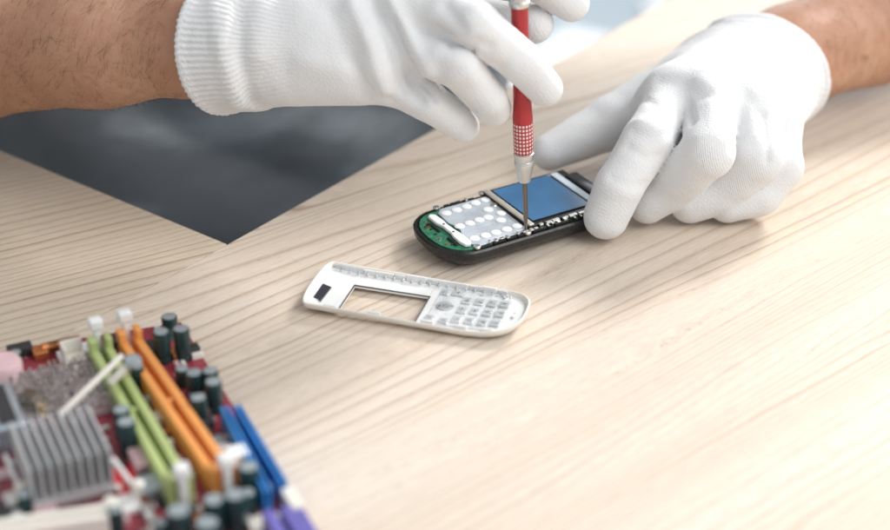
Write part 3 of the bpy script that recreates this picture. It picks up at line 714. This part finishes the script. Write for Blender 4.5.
# heat sink
hA = ml(12, 424, 2.4); hB = ml(88, 408, 2.4); hC = ml(116, 452, 2.4)
x0 = (hA[0]+hB[0])/2-.15; x1 = hC[0]-.1; y0, y1 = hA[1]-.1, hB[1]+.05; n = 9
hs = MB(); hs.box(x0, x1, y0, y1, ZB+.1, ZB+.5)
for i in range(n):
    y = y0+(y1-y0-.125)*i/(n-1); hs.box(x0+.0, x1, y, y+.125, ZB+.5, 2.45)
hs.build('heat_sink', sinkm, board, bevel=.03)
for (pa, pb) in (((5, 455), (22, 492)), ((112, 458), (138, 490))):
    a = ml(*pa, 1.8); b = ml(*pb, .9); MB().tube([(a[0], a[1], 1.8), ((a[0]+b[0])/2, (a[1]+b[1])/2, 1.3), (b[0], b[1], .8)], .09, 8).build('spring_clip', whitep, board)
    MB().lathe([(.25, 0), (.25, .7), (.12, .8)], (b[0], b[1], ZB), 12).build('plastic_post', ivory, board, smooth='auto')
# processor area left of the memory: pale pins and socket
a = ml(60, 392, .9)
so = MB().box(a[0]-2.1, a[0]+1.7, a[1]-1.7, a[1]+1.8, ZB+.003, .85).build('processor_socket', simple('pink_grey_plastic', (0.42, 0.34, 0.35), .4), board, bevel=.05)
pn = MB()
for i in range(19):
    for j in range(17):
        if random.random() < .85: x = a[0]-2.0+i*.2; y = a[1]-1.6+j*.2; h = .9+random.random()*.08; pn.box(x, x+.11, y, y+.10, .853, h+random.random()*.25)
pn.build('socket_pins', metal, so)
for (pa, pb, r) in (((60, 415), (122, 356), .13), ((110, 383), (136, 358), .17)):   # pale latch levers leaning over the green slot
    a = ml(*pa, 1.6); b = ml(*pb, 2.4); MB().tube([(a[0], a[1], 1.6), (b[0], b[1], 2.4)], r, 10).build('lever', ivory, board, smooth='auto')
b = ml(133, 361, 2.35); MB().lathe([(.32, 0), (.36, .1), (.3, .3), (0, .34)], (b[0], b[1], 2.2), 14).build('lever_knob', captop, board, smooth='auto')
a = ml(89, 388, .6); MB().box(a[0]-.75, a[0]+.75, a[1]-.35, a[1]+.35, ZB+.003, .66).build('paper_label', paper, board, bevel=.03)
a = ml(74, 358, .9); q = MB(); q.box(a[0]-.4, a[0]+.4, a[1]-.45, a[1]+.45, ZB+.003, 1.0); q.box(a[0]-.4, a[0]+.4, a[1]-.45, a[1]-.33, 1.0, 1.6); q.box(a[0]-.4, a[0]-.28, a[1]-.33, a[1]+.45, 1.0, 1.6); q.build('fan_header', ivory, board, bevel=.04)
# left-hand connectors
steelb = simple('blue_steel', (0.50, 0.57, 0.63), .3, .7)
a = ml(6, 398, 1.6); q = MB(); q.box(a[0]-1.0, a[0]+2.2, a[1]-.9, a[1]+.35, ZB+.003, 1.75); q.build('metal_port', steelb, board, bevel=.12)
q = MB(); q.box(a[0]-.7, a[0]+1.9, a[1]-.6, a[1]+.05, 1.753, 1.80); q.build('port_opening', chipm, board)
a = ml(30, 395, 1.3); MB().lathe([(.45, 0), (.5, .7), (.3, .9), (0, .95)], (a[0], a[1], ZB), 18).build('coil', simple('dark_coil', (0.09, .07, .05), .4), board, smooth='auto')
a = ml(41, 408, 1.2); MB().lathe([(.16, 0), (.16, .9), (0, .95)], (a[0], a[1], ZB), 14).build('brass_post', simple('brass', (.75, .62, .40), .25, .9), board, smooth='auto')
a = ml(2, 366, 1.2); MB().lathe([(.8, 0), (.8, .8), (.7, .95), (0, .98)], (a[0], a[1], ZB), 24).build('round_connector', simple('pink_plastic', (.72, .50, .52), .4), board, smooth='auto')
a = ml(61, 343, .8)
for k in range(5): MB().lathe([(.08, -.3), (.22, -.3), (.22, .3), (.08, .3)], (0, 0, 0), 12, Matrix.Translation((a[0]+.1, a[1]-.5+k*.24, .8)) @ Matrix.Rotation(PI/2, 4, 'X')).build('copper_winding', copper, board, smooth='auto')
# cream expansion slot along the bottom
p0 = ml(-40, 534, 1.3); p1 = ml(108, 512, 1.3)
slot(p0, p1, .85, .9, ivory, 'expansion_slot', False)
a = ml(110, 505, 1.2); MB().lathe([(.3, 0), (.3, .8), (.15, 1.0)], (a[0], a[1], ZB), 14).build('plastic_post', ivory, board, smooth='auto')
for (x, y) in ((90, 524), (128, 500), (150, 470)):
    a = ml(x, y, .8); MB().box(a[0]-.5, a[0]+.5, a[1]-.4, a[1]+.4, ZB+.003, .72).build('chip', random.choice((chipm, paper)), board, bevel=.03)
a = ml(128, 480, .6); MB().box(a[0]-.9, a[0]+.9, a[1]-.55, a[1]+.4, ZB+.003, .62).build('red_chip', simple('bright_red', (.55, .02, .035), .35), board, bevel=.03)
a = ml(213, 468, .9)
MB().box(a[0]-.3, a[0]+.5, a[1]+.55, a[1]+1.3, ZB+.003, 1.5).build('power_socket', whitep, board, bevel=.08)
a = ml(180, 340, .6)
MB().box(a[0]-.1, a[0]+.9, a[1]-1.2, a[1]-.2, ZB+.003, .58).build('red_pad', simple('red_mask', (.45, .02, .04), .35), board)
a = ml(292, 500, 1.0); MB().box(a[0]-.6, a[0]+.7, a[1]-.25, a[1]+.25, ZB+.003, 1.2).build('jumper_block', ivory, board, bevel=.06)
pinkm = simple('pale_pink', (.62, .42, .44), .4)
for k in range(95):                        # solder joints and pins
    x = random.uniform(.2, 16); y = random.uniform(-11.5, -.2)
    MB().lathe([(.09, 0), (.08, .1), (.03, .22), (0, .24)], (x, y, ZB+.001), 8).build('solder_joint', random.choice((metal, captop, paper)), board, smooth='auto')
for k in range(95):                        # tiny surface-mounted bits
    x = random.uniform(.3, 16); y = random.uniform(-11.5, -.3); w, l = random.choice(((.08, .16), (.12, .25), (.3, .4), (.15, .5)))
    if random.random() < .5: w, l = l, w
    MB().box(x-w, x+w, y-l, y+l, ZB+.002+k*.0001, ZB+random.uniform(.1, .35)).build('surface_component', random.choice((chipm, paper, metal, ivory, captop, copper, pinkm, paper, chipm)), board)

for (px, py, w, l, h, m_) in [(150, 352, .5, .3, .5, chipm), (178, 352, .4, .3, .3, copper), (196, 352, .3, .25, .3, ivory), (202, 420, .5, .35, .35, chipm), (214, 442, .3, .4, .3, captop), (190, 352, .25, .4, .45, chipm), (225, 455, .35, .3, .5, paper),
        (186, 420, .3, .3, .3, pinkm), (205, 436, .25, .25, .5, chipm), (20, 350, .3, .5, .4, chipm), (40, 352, .35, .3, .35, copper), (112, 343, .3, .3, .4, chipm), (86, 350, .35, .3, .4, paper), (140, 462, .6, .3, .5, pinkm), (152, 488, .5, .5, .5, captop), (105, 520, .4, .6, .4, pinkm)]:
    a = ml(px, py, .7); MB().box(a[0]-w, a[0]+w, a[1]-l, a[1]+l, ZB+.0035, ZB+h).build('board_component', m_, board, bevel=.04)
for k in range(90):
    x = random.uniform(1.5, 13.5); y = random.choice((random.uniform(-1.9, -.3), random.uniform(-3.5, -3.0), random.uniform(-6.3, -4.9))); w = random.uniform(.06, .2)
    MB().box(x-w, x+w, y-.08, y+.08, ZB+.0045+k*.0001, ZB+random.uniform(.15, .55)).build('resistor', random.choice((paper, pinkm, captop, chipm, ivory, metal)), board)
# ================================================================ BACKGROUND PIECES on the floor behind
bm_ = simple('bright_card', (0.90, 0.91, 0.91), .5, var=.02)
def sheet(name, px, py, rz, lx, ly, h, label, cat):
    c_ = at(px, py, -73); o = empty(name, c_, rz, label, cat)
    MB().box(0, lx, -ly, 0, .05, h).build('board', bm_, o, bevel=.05)
    MB().box(lx*.04, lx*.96, -ly*.96, -ly*.04, h+.003, h+.02).build('cover_sheet', bm_, o)
sheet('foam_board', 567, 33, rad(-31), 42, 40, 1.0, 'bright white foam board lying on the floor beyond the screwdriver hand', 'board')
sheet('floor_panel', 640, 6, rad(12), 90, 6, 1.2, 'long cream white panel lying on the floor at the top edge of the picture', 'panel')

# ================================================================ CAMERA
cd = bpy.data.cameras.new('camera'); cam = bpy.data.objects.new('camera', cd); COL.objects.link(cam)
cam.location = Vector(CAM)*S; cam.rotation_euler = (PI/2-PITCH, 0, 0)
cd.sensor_width = 36; cd.lens = 36*F/890; cd.clip_start = .01; cd.clip_end = 100
cd.dof.use_dof = True; cd.dof.focus_distance = 0.775; cd.dof.aperture_fstop = 4.1; cd.dof.aperture_blades = 9
sc.camera = cam

# ================================================================ LIGHT: soft window from back right, plus two added fills
def area(name, loc, target, size, power, col):
    l = bpy.data.lights.new(name, 'AREA'); l.shape = 'RECTANGLE'; l.size, l.size_y = size; l.energy = power; l.color = col
    o = bpy.data.objects.new(name, l); COL.objects.link(o); o.location = Vector(loc)*S
    o.rotation_euler = (Vector(target)-Vector(loc)).to_track_quat('-Z', 'Y').to_euler(); return o
area('window_light', (130, 140, 128), (12, -6, 0), (.5, .5), 45, (1, .985, .965))
area('front_fill_light', (95, -60, 105), (22, -16, 0), (1.0, .9), 13, (1, .99, .98))  # added fill from above right-front, lifts the lower right of the desk
area('floor_fill_light', (60, 520, 160), (60, 200, -60), (3, 2), 75, (.95, .98, 1))  # added lamp out of view, brightens the floor and white boards behind
w = bpy.data.worlds.new('World'); sc.world = w; w.use_nodes = True
w.node_tree.nodes['Background'].inputs[0].default_value = (.92, .96, 1, 1); w.node_tree.nodes['Background'].inputs[1].default_value = .62
sc.view_settings.view_transform = 'Standard'; sc.view_settings.look = 'None'; sc.view_settings.exposure = 0.10; sc.view_settings.gamma = 1
sc.cycles.use_denoising = True; sc.cycles.max_bounces = 8
sc.cycles.sample_clamp_indirect = 6
